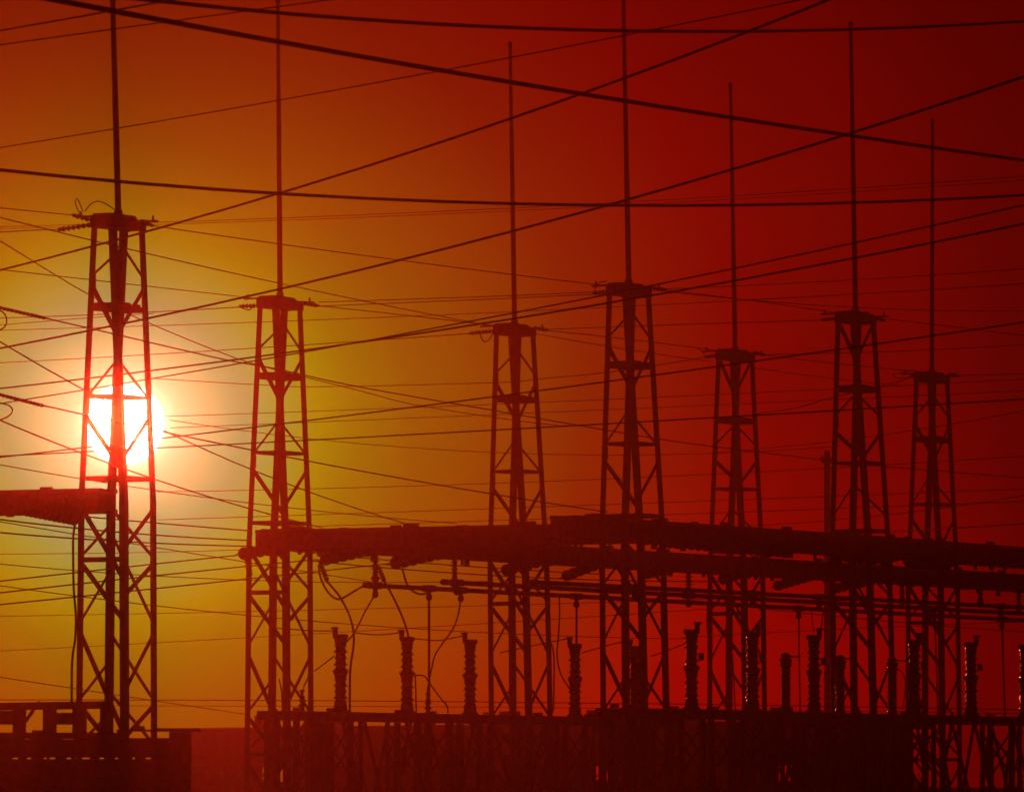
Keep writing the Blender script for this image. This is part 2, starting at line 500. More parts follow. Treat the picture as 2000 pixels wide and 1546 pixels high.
YB = lambda x: F * H / (960 - .1176 * (x - 547))      # depth of the row of masts 2-3-5-7
YA = lambda x: F * H / (1120 - .134 * (x - 231))      # depth of the row of masts 1-4-6
BS = 'big disc strings below the gantry beams'
for x0, y0, Y0, x1, y1, Y1, n, r, lab in [
    (730, 1072, YB(720), 622, 1094, YB(720) - 6, 6, .23, "big disc string sagging below the gantry beside the second mast"),
    (868, 1078, YB(850), 758, 1102, YB(850) - 6, 6, .24, "big disc string below the gantry between two hanging insulators"),
    (566, 1066, YB(545), 462, 1083, YB(545) - 6, 6, .22, "big disc string passing through the legs of the second mast"),
    (1182, 1096, YB(1180), 1095, 1128, YB(1180) - 6, 6, .21, "stepped big disc string between the third and fourth masts"),
    (1072, 1092, YB(1040), 975, 1116, YB(1040) - 6, 6, .21, "big disc string behind the legs of the third mast"),
    (1330, 1104, YB(1290), 1255, 1122, YB(1290) - 6, 6, .21, "big disc string behind the legs of the fourth mast"),
    (1478, 1110, YB(1440), 1402, 1134, YB(1440) - 6, 6, .21, "big disc string in front of the fifth mast"),
    (1592, 1122, YB(1570), 1508, 1146, YB(1570) - 6, 6, .21, "big disc string beside the distant thin pole"),
    (1705, 1132, YB(1690), 1625, 1150, YB(1690) - 6, 6, .21, "big disc string behind the sixth mast"),
    (20, 984, 204, 156, 1010, 206, 14, .27, "heavy disc string hanging below the gantry at the picture's sun side edge"),
    (60, 975, 203, 170, 990, 206, 11, .22, "heavy disc string close under the gantry beside the sun"),
    (-30, 594, 190, 92, 622, 196, 15, .055, "upper thin disc string reaching in from the picture edge above the sun"),
    (-30, 763, 190, 88, 793, 196, 15, .055, "lower thin disc string reaching in from the picture edge beside the sun")]:
    insulator_string(at(x0, y0, Y0), at(x1, y1, Y1), n, r, lab, BS)
for x0, y0, x1, y1, n, r, lab in [
    (1282, 1058, 1420, 1069, 9, .19, "disc string close under the gantry between the fourth and fifth masts"),
    (1430, 1070, 1545, 1080, 8, .19, "disc string close under the gantry past the fifth mast"),
    (1628, 1086, 1750, 1095, 8, .19, "disc string close under the gantry at the sixth mast"),
    (1765, 1098, 1862, 1105, 7, .19, "disc string close under the gantry before the seventh mast")]:
    insulator_string(at(x0, y0, YA(x0) + 3), at(x1, y1, YA(x1) + 3), n, r, lab, BS)
insulator_string(at(482, 1088, YB(480) - 3), at(489, 1128, YB(480) - 3), 6, .11, "short disc string hanging beside the second mast's outer leg", BS)
insulator_string(at(625, 1098, YB(620) - 5), at(640, 1136, YB(620) - 5), 6, .10, "short disc string leading the drooping cable down beside the second mast", BS)
insulator_string(at(739, 1106, YB(740) - 5), at(752, 1138, YB(740) - 5), 5, .10, "short disc string leading a cable down to the second post insulator", BS)

# rods of sheds that carry the bus tubes
def shed_profile(L, core, shed, pitch, cap=.14):
    pr = [(core * 1.25, 0), (core * 1.25, cap)]
    n = max(2, int((L - 2 * cap) / pitch)); p = (L - 2 * cap) / n
    for k in range(n):
        z = cap + p * k
        s = shed if k % 2 == 0 else shed * .88
        pr += [(core, z + .05 * p), (core, z + .40 * p), (s, z + .50 * p), (s, z + .56 * p), (core * 1.05, z + .90 * p)]
    pr += [(core * 1.25, L - cap), (core * 1.25, L)]
    return pr
def hanging_insulator(p, q, label, r=.17):
    e = empty('hanging_insulator', q)
    tag(e, label, 'insulator', 'insulators carrying the bus tubes')
    L = p.z - q.z
    MB().lathe(shed_profile(L * .72, .075, r, .12), 14, (0, 0, L * .28)).build('shed_stack', PORC, e)
    MB().lathe([(.07, 0.0), (.11, .05), (.11, L * .14), (.17, L * .2), (.09, L * .29)], 12).build('tube_clamp', STEEL, e)
    return e
for x, y0, y1, off, lab in [
    (733, 1070, 1144, 0, "hanging insulator at the free end of the bus tube"),
    (888, 1080, 1150, 0, "hanging insulator carrying the bus tube, second from its free end"),
    (1345, 1108, 1170, 0, "hanging insulator between the fourth and fifth masts"),
    (1762, 1128, 1184, 0, "hanging insulator seen between the sixth and seventh masts"),
    (1915, 1128, 1186, 0, "thin hanging insulator beyond the seventh mast"),
    (1990, 1130, 1200, 0, "hanging insulator by the picture's dark edge")]:
    Y = YB(x) - 1.0
    hanging_insulator(at(x, y0, Y), at(x, y1, Y), lab)

# ------------------------------------------------------------------ bus tubes
TUBEZ = EYE + 6.95
def bus_tube(x0, y0, x1, y1, r, label, clamps):
    P, Q = at_z(x0, y0, TUBEZ), at_z(x1, y1, TUBEZ)
    e = empty('bus_tube', P, math.atan2(Q.y - P.y, Q.x - P.x))
    tag(e, label, 'tube', 'aluminium bus tubes')
    L = (Q - P).length
    MB().tube([(0, 0, 0), (L, 0, 0)], r, 10).build('pipe', ALU, e)
    MB().lathe([(r * .6, -.10), (r * 1.25, -.05), (r * 1.25, .25)], 10).build('end_cap', ALU, e).rotation_euler = (0, math.pi / 2, 0)
    for x in clamps:
        k = (x - x0) / (x1 - x0)
        D = P.y * 1.0 / (P.y + (Q.y - P.y) * 1.0)
        # perspective-correct position along the tube
        iy0, iy1 = 1 / P.y, 1 / Q.y
        yk = 1 / (iy0 + (iy1 - iy0) * k)
        t = (yk - P.y) / (Q.y - P.y) * L
        MB().box((t, 0, 0), (.62, r * 2.5, r * 2.7)).build('clamp', STEEL, e)
        MB().lathe([(.05, -.42), (.11, -.36), (.11, -.24), (.07, -.2), (.09, -.1)], 10, (t, 0, 0)).build('tap_fitting', STEEL, e)
    return e
bus_tube(714, 1142, 2300, 1226.8, .085, "lowest bus tube with a free end near the second mast", [733, 838, 900, 1126, 1560, 1957])
bus_tube(866, 1136, 2300, 1214.1, .085, "middle bus tube starting at the second hanging insulator", [892, 1345, 1825])
bus_tube(1040, 1136, 2300, 1201.5, .080, "topmost bus tube starting behind the third mast", [1240, 1470, 1600, 1955])

# ------------------------------------------------------------------ equipment rows: post insulators on a steel platform
PLZ = EYE + 2.52
def rowpoint(x, Y):
    p = at(x, HOR - 1, Y); return Vector((p.x, p.y, 0))
C1 = rowpoint(665, 232.0)
C2 = rowpoint(1350, 225.0)
C3 = rowpoint(1640, 243.0)
def platform(P0, xa, xb, label, z=PLZ):
    a, b = on_row(xa, P0, z), on_row(xb, P0, z)
    e = empty('equipment_platform', Vector((a.x, a.y, z)), math.atan2(b.y - a.y, b.x - a.x))
    tag(e, label, 'platform', 'steel platforms under the insulators')
    L = (b - a).length
    for sy in (-1, 1):
        MB().box((L / 2, sy * .42, -.15), (L, .12, .30)).build('side_beam', STEEL, e)
    n = int(L / 1.8)
    for k in range(n + 1):
        MB().box((.1 + (L - .2) * k / n, 0, -.12), (.14, .715, .2)).build('cross_beam', STEEL, e)
    for k in range(int(L / 5)):
        x = 1.2 + 5 * k + random.uniform(-.5, .5)
        MB().box((x, -.55, -.10), (1.1, .12, .14)).build('cable_tray', STEEL2, e)
    for k in range(int(L / 3.7)):
        x = .8 + 3.7 * k + random.uniform(-.8, .8)
        MB().box((x, random.uniform(-.2, .2), .04 + .02), (random.uniform(.2, .5), .2, random.uniform(.06, .13))).build('base_fitting', STEEL2, e)
    return e
def bay_braces(pl, P0, bays, z=PLZ):
    inv = Matrix.Translation(pl.location) @ Matrix.Rotation(pl.rotation_euler.z, 4, 'Z')
    inv = inv.inverted()
    for xa, xm, xb in bays:
        A, M, Bq = on_row(xa, P0, z), on_row(xm, P0, 0.2), on_row(xb, P0, z)
        for off in (-.42, .42):
            for P_, k_ in ((A, .06), (Bq, .06)):
                p_ = Vector((P_.x, P_.y, z - .30)) + E2 * off; q_ = Vector((M.x, M.y, .2)) + E2 * off
                MB().bar(inv @ p_, inv @ q_, .07, .12).build('bay_brace', STEEL, pl)
PL1 = platform(C1, 527, 1310, "steel platform under the post insulators beside the second mast")
PL2 = platform(C2, 1190, 2330, "steel platform under the blackest post insulators")
platform(C3, 1470, 1800, "rear steel platform under the thin post insulators", PLZ - .12)

bay_braces(PL1, C1, [(690, 740, 780), (815, 868, 905), (940, 1000, 1040)])
bay_braces(PL2, C2, [(1500, 1545, 1575), (1672, 1716, 1760), (1812, 1846, 1880), (1882, 1932, 1955), (1958, 2010, 2050)])
def post_mesh_set(height, r, two):
    st = []
    base = MB().lathe([(r * 1.5, 0), (r * 1.5, .07), (r * 1.15, .09), (r * 1.15, .22)], 16).mesh('base_flange', STEEL)
    st.append(('base_flange', base))
    if two:
        h1 = .22 + (height - .36) * .49
        st.append(('shed_stack', MB().lathe(shed_profile(h1 - .2, r * .9, r * 1.32, .17), 18, (0, 0, .2)).mesh('shed_stack', PORC)))
        st.append(('joint_flange', MB().lathe([(r * 1.05, h1 - .06), (r * 1.3, h1 - .04), (r * 1.3, h1 + .05), (r * 1.05, h1 + .07)], 16).mesh('joint_flange', STEEL)))
        st.append(('shed_stack', MB().lathe(shed_profile(height - .14 - h1, r * .86, r * 1.28, .17), 18, (0, 0, h1)).mesh('shed_stack', PORC)))
    else:
        st.append(('shed_stack', MB().lathe(shed_profile(height - .36, r * .92, r * 1.32, .095), 18, (0, 0, .2)).mesh('shed_stack', PORC)))
    st.append(('top_cap', MB().lathe([(r * 1.0, height - .17), (r * 1.35, height - .13), (r * 1.35, height - .02), (r * 1.2, height)], 16).mesh('top_cap', STEEL)))
    return st
BIG = post_mesh_set(2.55, .188, True)
THIN = post_mesh_set(2.02, .155, False)
def stand(pos, ztop, label):
    e = empty('support_stand', pos, ROT)
    tag(e, label, 'stand', 'lattice stands under the platforms')
    w, d = .62, .40
    cs = [(-w, -d), (w, -d), (w, d), (-w, d)]
    for cx, cy in cs:
        MB().angle((cx, cy, 0), (cx, cy, ztop), (-cx, 0, 0), (0, -cy, 0), .17, .02).build('leg', STEEL, e)
        MB().box((cx * .95, cy * .95, .06), (.34, .34, .16)).build('footing', CONC, e)
    for k in range(4):
        (ax, ay), (bx, by) = cs[k], cs[(k + 1) % 4]
        n = Vector((0, math.copysign(1, ay), 0)) if ay == by else Vector((math.copysign(1, ax), 0, 0))
        for z0, z1 in ((.3, 1.9), (2.0, ztop - .15)):
            for s, pr in ((0, .012), (1, .026)):
                p = Vector((ax, ay, z0 if s else z1)) + n * pr; q = Vector((bx, by, z1 if s else z0)) + n * pr
                MB().bar(p, q, .012, .085, up=(q - p).cross(n)).build('brace', STEEL, e)
    return e
def post(P0, x, kind, side, label, z=PLZ, st=True, dh=0.0):
    p = on_row(x, P0, z)
    e = empty('post_insulator', Vector((p.x, p.y, z)), ROT)
    tag(e, label, 'insulator', 'post insulators on the platforms')
    big = kind == 'big'
    hgt = 2.55 if big else 2.02
    for nm, me in (BIG if big else THIN):
        place(nm, me, e)
    # terminal on the cap
    if big:
        bx = side * .20
        MB().box((bx, 0, hgt + .09), (.13, .12, .30)).build('terminal', STEEL, e)
        MB().box((bx + side * .02, 0, hgt + .20), (.26, .06, .05)).build('terminal_bar', STEEL, e)
        MB().box((0, 0, hgt * .53), (.56, .08, .06)).build('side_bracket', STEEL, e)
        if side > 0:
            MB().lathe([(.05, -.12), (.09, -.1), (.09, .1), (.05, .12)], 10, (.34, 0, hgt * .66)).build('spark_ball', STEEL, e)
    else:
        MB().lathe([(.10, hgt), (.16, hgt + .05), (.16, hgt + .12), (.05, hgt + .18)], 12).build('terminal', STEEL, e)
        MB().box((.2, 0, hgt + .05), (.7, .07, .06)).build('terminal_bar', STEEL, e)
        MB().lathe([(.12, hgt - .30), (.20, hgt - .26), (.20, hgt - .20), (.12, hgt - .14)], 14).build('grading_ring', STEEL, e)
    if st:
        stand(p, z - .305, "lattice stand beneath the " + label)
    return e
for x, s, lab in [(665, -1, "post insulator first in the row beside the second mast"),
                  (795, -1, "post insulator second in the row beside the second mast"),
                  (918, -1, "post insulator standing just before the third mast"),
                  (1123, -1, "post insulator standing alone between the third and fourth masts"),
                  (1241, -1, "post insulator hidden among the legs of the fourth mast")]:
    post(C1, x, 'big', s, lab)
for x, s, lab in [(1351, 1, "tall post insulator between the fourth and fifth masts"),
                  (1470, 1, "post insulator in front of the fifth mast's outer leg"),
                  (1590, 1, "tall post insulator before the distant thin pole"),
                  (1786, 1, "black post insulator overlapping the seventh mast's outer leg"),
                  (1897, 1, "black post insulator alone beyond the seventh mast"),
                  (2003, 1, "black post insulator cut by the picture edge")]:
    post(C2, x, 'big', s, lab, st=x < 1880)
for x, lab in [(1535, "thin ribbed post insulator between the fifth mast and the distant pole"),
               (1641, "thin ribbed post insulator touching the sixth mast"),
               (1743, "thin ribbed post insulator with a loop cable beside the sixth mast")]:
    post(C3, x, 'thin', 1, lab, PLZ - .12)
# extra stands that carry the platforms between the posts
for P0, xs, names in [(C1, [560, 857, 1050], "first"), (C2, [1215, 1410, 1650, 1955], "second"), (C3, [1490, 1690], "rear")]:
    for k, x in enumerate(xs):
        near_ = {560: "next to the cabinet", 730: "between its first two insulators", 857: "between its second and third insulators", 980: "beside the third mast's outer leg",
                 1050: "behind the third mast", 1180: "beside the fourth mast's outer leg", 1290: "at the fourth mast", 1215: "at its sun side end", 1410: "before the fifth mast",
                 1530: "below a thin insulator", 1650: "below the sixth mast", 1715: "right of the sixth mast's middle", 1845: "below the seventh mast", 1955: "with open sky behind it",
                 1490: "at its sun side end", 1590: "below the distant pole", 1690: "behind the sixth mast", 1800: "behind the seventh mast", 1860: "at its dark end"}[x]
        stand(on_row(x, P0, PLZ), PLZ - .305 - (.12 if P0 is C3 else 0), "lattice stand under the %s platform, %s" % (names, near_))
# small pin insulators on the platform
for x, lab in [(590, "small pin insulator on the platform inside the second mast"), (836, "small pin insulator at the foot of the straight dropper")]:
    p = on_row(x, C1, PLZ)
    e = empty('pin_insulator', Vector((p.x, p.y, PLZ)))
    tag(e, lab, 'insulator', 'small pin insulators')
    MB().lathe(shed_profile(.5, .07, .15, .12, .08), 12).build('shed_stack', PORC, e)
    MB().lathe([(.05, .5), (.05, .62), (.09, .64), (.09, .70)], 10).build('cap', STEEL, e)

# control cabinet under the platform
p = on_row(622, C1, 2)
e = empty('control_cabinet', p, ROT)
tag(e, "tall control cabinet under the platform beside the second mast", 'cabinet')
MB().box((0, 0, 2.1), (.62, .6, 3.3)).build('body', CAB, e)
for k in (0, 1):
    d_ = MB().box((0, -.315, 1.25 + 1.65 * k), (.56, .03, 1.58)).build('door', CAB, e)
    MB().box((.2, -.35, 1.25 + 1.65 * k), (.03, .05, .16)).build('handle', STEEL, d_)
MB().box((0, 0, 3.78), (.72, .72, .06)).build('roof', CAB, e)
MB().box((0, 0, .22), (.7, .7, .45)).build('plinth', CONC, e)

# ------------------------------------------------------------------ shelter at the lower left
YS = 200.0
def sx_(x): return at(x, HOR, YS).x
def sz_(y): return EYE + (HOR - y) / ppm(YS)
sh = empty('equipment_shelter', (sx_(120), YS, 0))
tag(sh, "dark open-backed equipment shelter with flat roof in the lower corner below the sun", 'shelter')
def sbox(nm, x0, x1, y0, y1, d0, d1, mat, par=None):
    X0, X1, z0, z1 = sx_(x0) - sx_(120), sx_(x1) - sx_(120), sz_(y1), sz_(y0)
    return MB().box(((X0 + X1) / 2, (d0 + d1) / 2, (z0 + z1) / 2), (X1 - X0, d1 - d0, z1 - z0)).build(nm, mat, par or sh)
xs = [-140, -75, -10, 60, 128, 190, 250, 310, 373]
for a, b in zip(xs, xs[1:]):
    sbox('wall_panel', a, b, 1483.5, 1650, .012 * (a % 3 == 1), .12, CONC)
for a, b in [(-140, 24), (34, 52), (60, 79), (90, 96), (107, 129), (138, 146), (174, 194), (207, 224), (242, 258), (263, 284), (296, 330)]:
    sbox('kick_strip', a, b, 1478.4, 1482.9, .14, .18, STEEL2)
for a, b, t in [(-140, 47, 1440.5), (47, 54, 1443), (54, 122, 1440.5), (122, 142, 1443), (142, 212, 1440.5), (212, 224, 1443), (224, 330, 1440.5)]:
    sbox('upper_panel', a, b, t, 1478.6, .20, .25 if t < 1442 else .24, STEEL2)
sbox('pillar', 330, 372.5, 1428, 1484, -.02, .40, CONC)
for x in (-60, 60, 200):
    sbox('pillar', x, x + 14, 1440, 1650, 2.4, 2.6, CONC)
sbox('coping', -140, 373.5, 1481.6, 1483.6, -.04, .13, ALU)
sbox('roof_slab', -140, 226, 1430, 1441, -.15, 2.9, ROOF)
for a, b in [(228, 300), (300, 388)]:
    sbox('canopy', a, b, 1421.5 if a > 290 else 1424, 1427.5, -.25, 1.2, ROOF)
sbox('canopy_post', 228, 240, 1427, 1443, .1, .25, STEEL)
sbox('vent_pipe', 60, 82, 1425, 1431, .5, .9, STEEL)
sbox('vent_pipe', 262, 280, 1417, 1424, .4, .8, STEEL)
rk = empty('cable_rack', (sx_(120), YS + .6, sz_(1430)))
tag(rk, "steel rack with wide posts standing on the shelter roof beside the first mast", 'rack')
def rbox(nm, x0, x1, y0, y1, d0, d1, mat):
    X0, X1, z0, z1 = sx_(x0) - sx_(120), sx_(x1) - sx_(120), sz_(y1) - sz_(1430), sz_(y0) - sz_(1430)
    return MB().box(((X0 + X1) / 2, (d0 + d1) / 2, (z0 + z1) / 2), (X1 - X0, d1 - d0, z1 - z0)).build(nm, mat, rk)
b = MB(); b.bar((sx_(-140) - sx_(120), .1, sz_(1381) - sz_(1430)), (sx_(207) - sx_(120), .1, sz_(1375.5) - sz_(1430)), .2, 15 / ppm(YS)); b.build('top_beam', STEEL2, rk)
for a, c in [(21, 47), (80, 107), (138, 166), (192, 207)]:
    rbox('post', a, c, 1381, 1430, .02, .18, STEEL2)
rbox('box_panel', 106, 140, 1391, 1414, .03, .15, CAB)
rbox('box_panel', -140, 22, 1387, 1414, .03, .15, CAB)
b = MB(); b.bar((sx_(46) - sx_(120), .1, sz_(1408) - sz_(1430)), (sx_(62) - sx_(120), .1, sz_(1385) - sz_(1430)), .1, .1); b.build('knee_brace', STEEL2, rk)
rbox('clamp', 70, 74, 1368, 1374, .05, .15, STEEL)

# ------------------------------------------------------------------ far hall with see-through windows
A_, B_ = at(352, HOR, 341), at(1600, HOR, 300)
A_.z = B_.z = 0
hall = empty('long_hall', A_, math.atan2(B_.y - A_.y, B_.x - A_.x))
tag(hall, "long low hall with a band of windows, hazy behind the insulator platforms", 'building')
HL = (B_ - A_).length
DW = 4.35
EV = EYE + 2.72
for y0 in (0.0, DW):
    MB().box((HL / 2, y0, (2.65 + EV) / 2), (HL, .2, EV - 2.65)).build('upper_wall', WALL, hall)
    MB().box((HL / 2, y0, .95), (HL, .2, 1.9)).build('lower_wall', WALL, hall)
npan = 15
for k in range(npan + 1):
    x = HL * k / npan
    for y0 in (0.0, DW):
        MB().box((x, y0, 2.275), (0.62 if k % 5 else 0.9, .202, .75)).build('pier', WALL, hall)
    if k < npan:
        xm = x + HL / npan / 2
        fr = MB().box((xm, -.02, 2.625), (HL / npan - .62, .1, .05)).build('window', STEEL2, hall)
        MB().box((xm, -.02, 2.27), (.09, .08, .66)).build('mullion', STEEL2, fr)
        wx = A_ + (B_ - A_) * (xm / HL)
        wpx = 1000 + F * wx.x / wx.y
        if not (430 < wpx < 545 or 1110 < wpx < 1270 or wpx > 1530):
            MB().box((xm, .02, 2.27), (HL / npan - .62, .08, .70)).build('blind_panel', WALL, fr)
        MB().box((xm, -.06, 1.925), (HL / npan - .6, .24, .05)).build('sill', CONC, fr)
MB().box((HL / 2, DW / 2, EV + .1), (HL + .8, DW + .7, .2)).build('roof', ROOF, hall)
for sgn, xx in ((-1, .15), (1, HL - .15)):
    MB().box((xx, DW / 2, EV / 2), (.3, DW - .21, EV)).build('end_wall', WALL, hall)
for k in range(7):
    MB().box((HL * (k + .6) / 7.4, DW * .5, EV + .5), (.7, .7, .62)).build('roof_vent', STEEL2, hall)

# distant pole
pp = at(1617, HOR, 348)
pole = empty('tall_pole', Vector((pp.x, pp.y, 0)))
tag(pole, "distant hazy pole rising beside the sixth mast", 'pole')
k = 1 / ppm(348)
MB().lathe([(.19, 0), (.15, EYE + 655 * k), (.10, EYE + 660 * k)], 12).build('shaft', CONC, pole)
MB().box((0, 0, EYE + 638 * k), (22 * k, .12, .14)).build('cross_arm', STEEL, pole)
for s in (-1, 1):
    MB().lathe([(.05, 0), (.10, .05), (.05, .25)], 8, (s * 10 * k, 0, EYE + 640 * k)).build('pin', PORC, pole)

# shrub by the dark stand
sp = on_row(1880, C2, 2) - E2 * 2
sb = empty('shrub', sp)
tag(sb, "ragged dark shrub at the foot of the stand beyond the seventh mast", 'shrub')
b = MB(); stems = MB()
for k in range(34):
    a = random.uniform(0, 6.28); rr = random.uniform(.1, .8); hh = random.uniform(.9, 2.15)
    tip = Vector((rr * math.cos(a), rr * math.sin(a), hh))
    stems.tube([(0.1 * math.cos(a), 0.1 * math.sin(a), 0), tip * .55 + Vector((0, 0, .1)), tip], .018, 4, .006)
    for q in range(34):
        c = tip * random.uniform(.45, 1.02) + Vector([random.gauss(0, .13) for _ in range(3)])
        u = Vector([random.gauss(0, 1) for _ in range(3)]).normalized(); v = u.orthogonal().normalized()
        l = random.uniform(.05, .10)
        b.add([c - u * l, c + v * l * .5, c + u * l, c - v * l * .5], [(0, 1, 2, 3)])
b.build('crown', LEAF, sb); stems.build('stem', BARK, sb)

# ------------------------------------------------------------------ overhead wires
def smooth_path(pts, m):
    out = []
    P = [2 * pts[0] - pts[1]] + pts + [2 * pts[-1] - pts[-2]]
    for i in range(1, len(P) - 2):
        for k in range(m):
            t = k / m
            a, b_, c, d = P[i - 1], P[i], P[i + 1], P[i + 2]
            out.append(.5 * ((2 * b_) + (c - a) * t + (2 * a - 5 * b_ + 4 * c - d) * t * t + (3 * b_ - a - 3 * c + d) * t ** 3))
    out.append(pts[-1])
    return out
def quad_fit(pts):
    """smooth the measured points to one sagging curve"""
    n = len(pts)
    if n < 4: return lambda x: None
    x0, x1 = pts[0][0], pts[-1][0]
    S = [[0.0] * 4 for _ in range(3)]
    for x, y in pts:
        t = (x - x0) / (x1 - x0); b = (1, t, t * t)
        for i in range(3):
            for j in range(3): S[i][j] += b[i] * b[j]
            S[i][3] += b[i] * y
    for i in range(3):
        for j in range(i + 1, 3):
            f_ = S[j][i] / S[i][i]
            for k_ in range(i, 4): S[j][k_] -= f_ * S[i][k_]
    c = [0, 0, 0]
    for i in (2, 1, 0):
        c[i] = (S[i][3] - sum(S[i][j] * c[j] for j in range(i + 1, 3))) / S[i][i]
    return lambda x: c[0] + c[1] * (x - x0) / (x1 - x0) + c[2] * ((x - x0) / (x1 - x0)) ** 2
def wire(pts, Y0, Y1, px, label, fit=True):
    x0, x1 = pts[0][0], pts[-1][0]
    def depth(x):
        k = (x - x0) / (x1 - x0)
        return 1 / ((1 - k) / Y0 + k / Y1)
    f_ = quad_fit(pts) if fit else (lambda x: None)
    if f_(0) is not None:
        n = 14
        P = [at(x0 + (x1 - x0) * k / n, f_(x0 + (x1 - x0) * k / n), depth(x0 + (x1 - x0) * k / n)) for k in range(n + 1)]
    elif len(pts) > 2:
        P = smooth_path([at(x, y, depth(x)) for x, y in pts], 5)
    else:
        (xa, ya), (xb, yb) = pts
        P = [at(xa, ya, Y0), at(xb, yb, Y1)]
        m = (P[0] + P[1]) / 2; m.z -= (P[1] - P[0]).length * .004
        P = smooth_path([P[0], m, P[1]], 5)
    def run_on(a, b, L_):
        d = (b - a).normalized(); d.z += .004
        out = []
        for k in range(1, 5):
            c = b + d * (L_ * k / 4)
            if not (-28 < c.y < 350 and abs(c.x) < 195 and 1 < c.z < 30.2): break
            out.append(c)
        return out
    span = (P[-1] - P[0]).length * .45
    if x0 < -15 or pts[0][1] < -8: P = run_on(P[1], P[0], span)[::-1] + P
    if x1 > 2015 or pts[-1][1] < -8: P = P + run_on(P[-2], P[-1], span)
    rad = px / 2 * max(Y0, Y1) * .5 / F + px / 2 * min(Y0, Y1) * .5 / F
    o = MB().tube(P, rad, 6).build('overhead_wire', WIRE)
    return tag(o, label, 'wire', 'overhead wires')
W = wire
W([(-60, -28), (105, 0), (224, 21), (350, 40), (539, 80), (860, 138), (1000, 163), (1224, 200), (1433, 233), (1664, 264), (1821, 289), (2040, 317)], 95, 175, 9.0, "thick soft wire falling from the top corner above the sun across all the lightning rods")
W([(180, -9), (350, 5), (539, 22), (650, 33), (1000, 55), (1224, 62), (1475, 63), (1664, 59), (1825, 52), (2040, 38)], 100, 160, 7.4, "thick sagging wire along the top edge of the picture")
W([(-30, 65), (213, 23), (315, 3), (420, -16)], 110, 100, 3.6, "faint wire cutting the top corner, the upper of two")
W([(-30, 92), (219, 58), (490, 21), (546, 12), (720, -10)], 125, 115, 2.8, "faint wire cutting the top corner, the lower of two")
W([(-30, 293), (224, 252), (539, 198), (860, 138), (1000, 112), (1224, 68), (1440, 26), (1640, -16)], 170, 120, 2.6, "thin straight wire climbing across the upper sky to the top edge")
W([(-30, 330), (224, 353), (544, 377), (1000, 397), (1224, 401), (1433, 402), (1666, 398), (1821, 391), (2040, 377)], 125, 165, 6.8, "thick nearly level wire crossing just above the first mast head")
W([(-30, 534), (183, 481), (420, 416), (544, 377), (700, 331), (947, 248), (1000, 231), (1217, 154), (1450, 65), (1690, -28)], 200, 125, 4.8, "medium wire climbing steeply from left of the first mast to the top edge")
W([(-30, 686), (183, 643), (420, 595), (546, 563), (777, 508), (1002, 452), (1170, 407), (1433, 331), (1650, 262), (1821, 208), (2040, 138)], 200, 130, 4.8, "medium wire climbing past the second mast head toward the upper dark edge")
W([(-30, 760), (214, 735), (420, 709), (591, 686), (770, 657), (1005, 620), (1188, 590), (1434, 550), (1670, 504), (1821, 473), (2040, 429)], 185, 120, 3.8, "medium wire rising past the third and fourth mast heads, the lower of a pair")
W([(-30, 792), (164, 761), (420, 719), (717, 666), (910, 629), (1005, 611), (1272, 557), (1434, 524), (1668, 473), (1821, 440), (2040, 393)], 195, 130, 3.0, "thin wire rising past the fourth mast head, the upper of a pair")
W([(-30, 895), (164, 876), (324, 855), (490, 834), (840, 790), (1052, 762), (1277, 733), (1469, 706), (1640, 682), (1820, 657), (2040, 622)], 200, 140, 3.2, "wire rising from the sun's lower rim across the masts' waists")
W([(-30, 893), (324, 873), (490, 864), (595, 859), (980, 839), (1186, 828), (1475, 811), (1718, 797), (2040, 776)], 205, 150, 3.0, "gently rising wire leaving the sun's lowest rim toward the dark edge")
W([(1739, 1038), (1820, 1033), (1910, 1028), (2040, 1019)], 262, 200, 2.8, "short dark wire leaving the gantry beyond the sixth mast")
# wires of the first mast
W([(-30, 403), (60, 412), (141, 420)], 190, T1.y, 2.2, "thin wire to the upper string of the mast before the sun")
W([(-30, 455), (60, 450), (114, 448)], 190, T1.y, 2.2, "thin wire to the lower string of the mast before the sun")
W([(-30, 417), (181, 470), (287, 494), (546, 554), (700, 585), (910, 627), (965, 637)], 190, T3.y, 2.2, "thin wire descending behind the first mast to the third mast head")
W([(-30, 452), (175, 576), (315, 641), (455, 697), (539, 722), (700, 762), (805, 789), (980, 817), (1100, 832)], 215, 270, 2.0, "thin wire descending steeply from above the sun, crossing the second mast's waist", False)
W([(-30, 523), (105, 538), (286, 559), (420, 573), (500, 583)], 195, T2.y, 2.0, "thin wire running to the second mast head from above the sun")
W([(92, 622), (214, 650), (434, 701), (539, 720), (700, 755), (980, 804), (1186, 840), (1350, 866), (1610, 898), (1730, 911), (2040, 936)], 197, 290, 2.4, "long thin wire descending from the upper edge string to the seventh mast's waist", False)
W([(88, 793), (156, 807), (329, 845), (448, 869), (602, 901), (840, 944), (1065, 980), (1186, 1000)], 197, T4.y, 2.8, "wire descending from the lower edge string to the gantry at the fourth mast")
W([(-20, 812), (15, 826), (160, 885), (280, 929), (490, 992), (630, 1031)], 185, YB(630), 2.8, "wire descending below the sun to the gantry beside the second mast")
W([(-30, 646), (65, 708), (164, 763), (329, 845), (494, 916), (602, 958), (808, 1028)], 185, YB(800), 2.5, "wire descending right across the sun to the gantry past the second mast")
W([(-30, 902), (155, 933), (308, 958), (490, 983), (770, 1011), (893, 1022)], 200, 250, 2.0, "thin wire descending below the sun to the gantry's middle")
W([(297, 441), (525, 473), (770, 507), (1005, 537), (1188, 558)], T1.y, T4.y, 2.3, "thin wire strung from the first mast head to the fourth mast head")
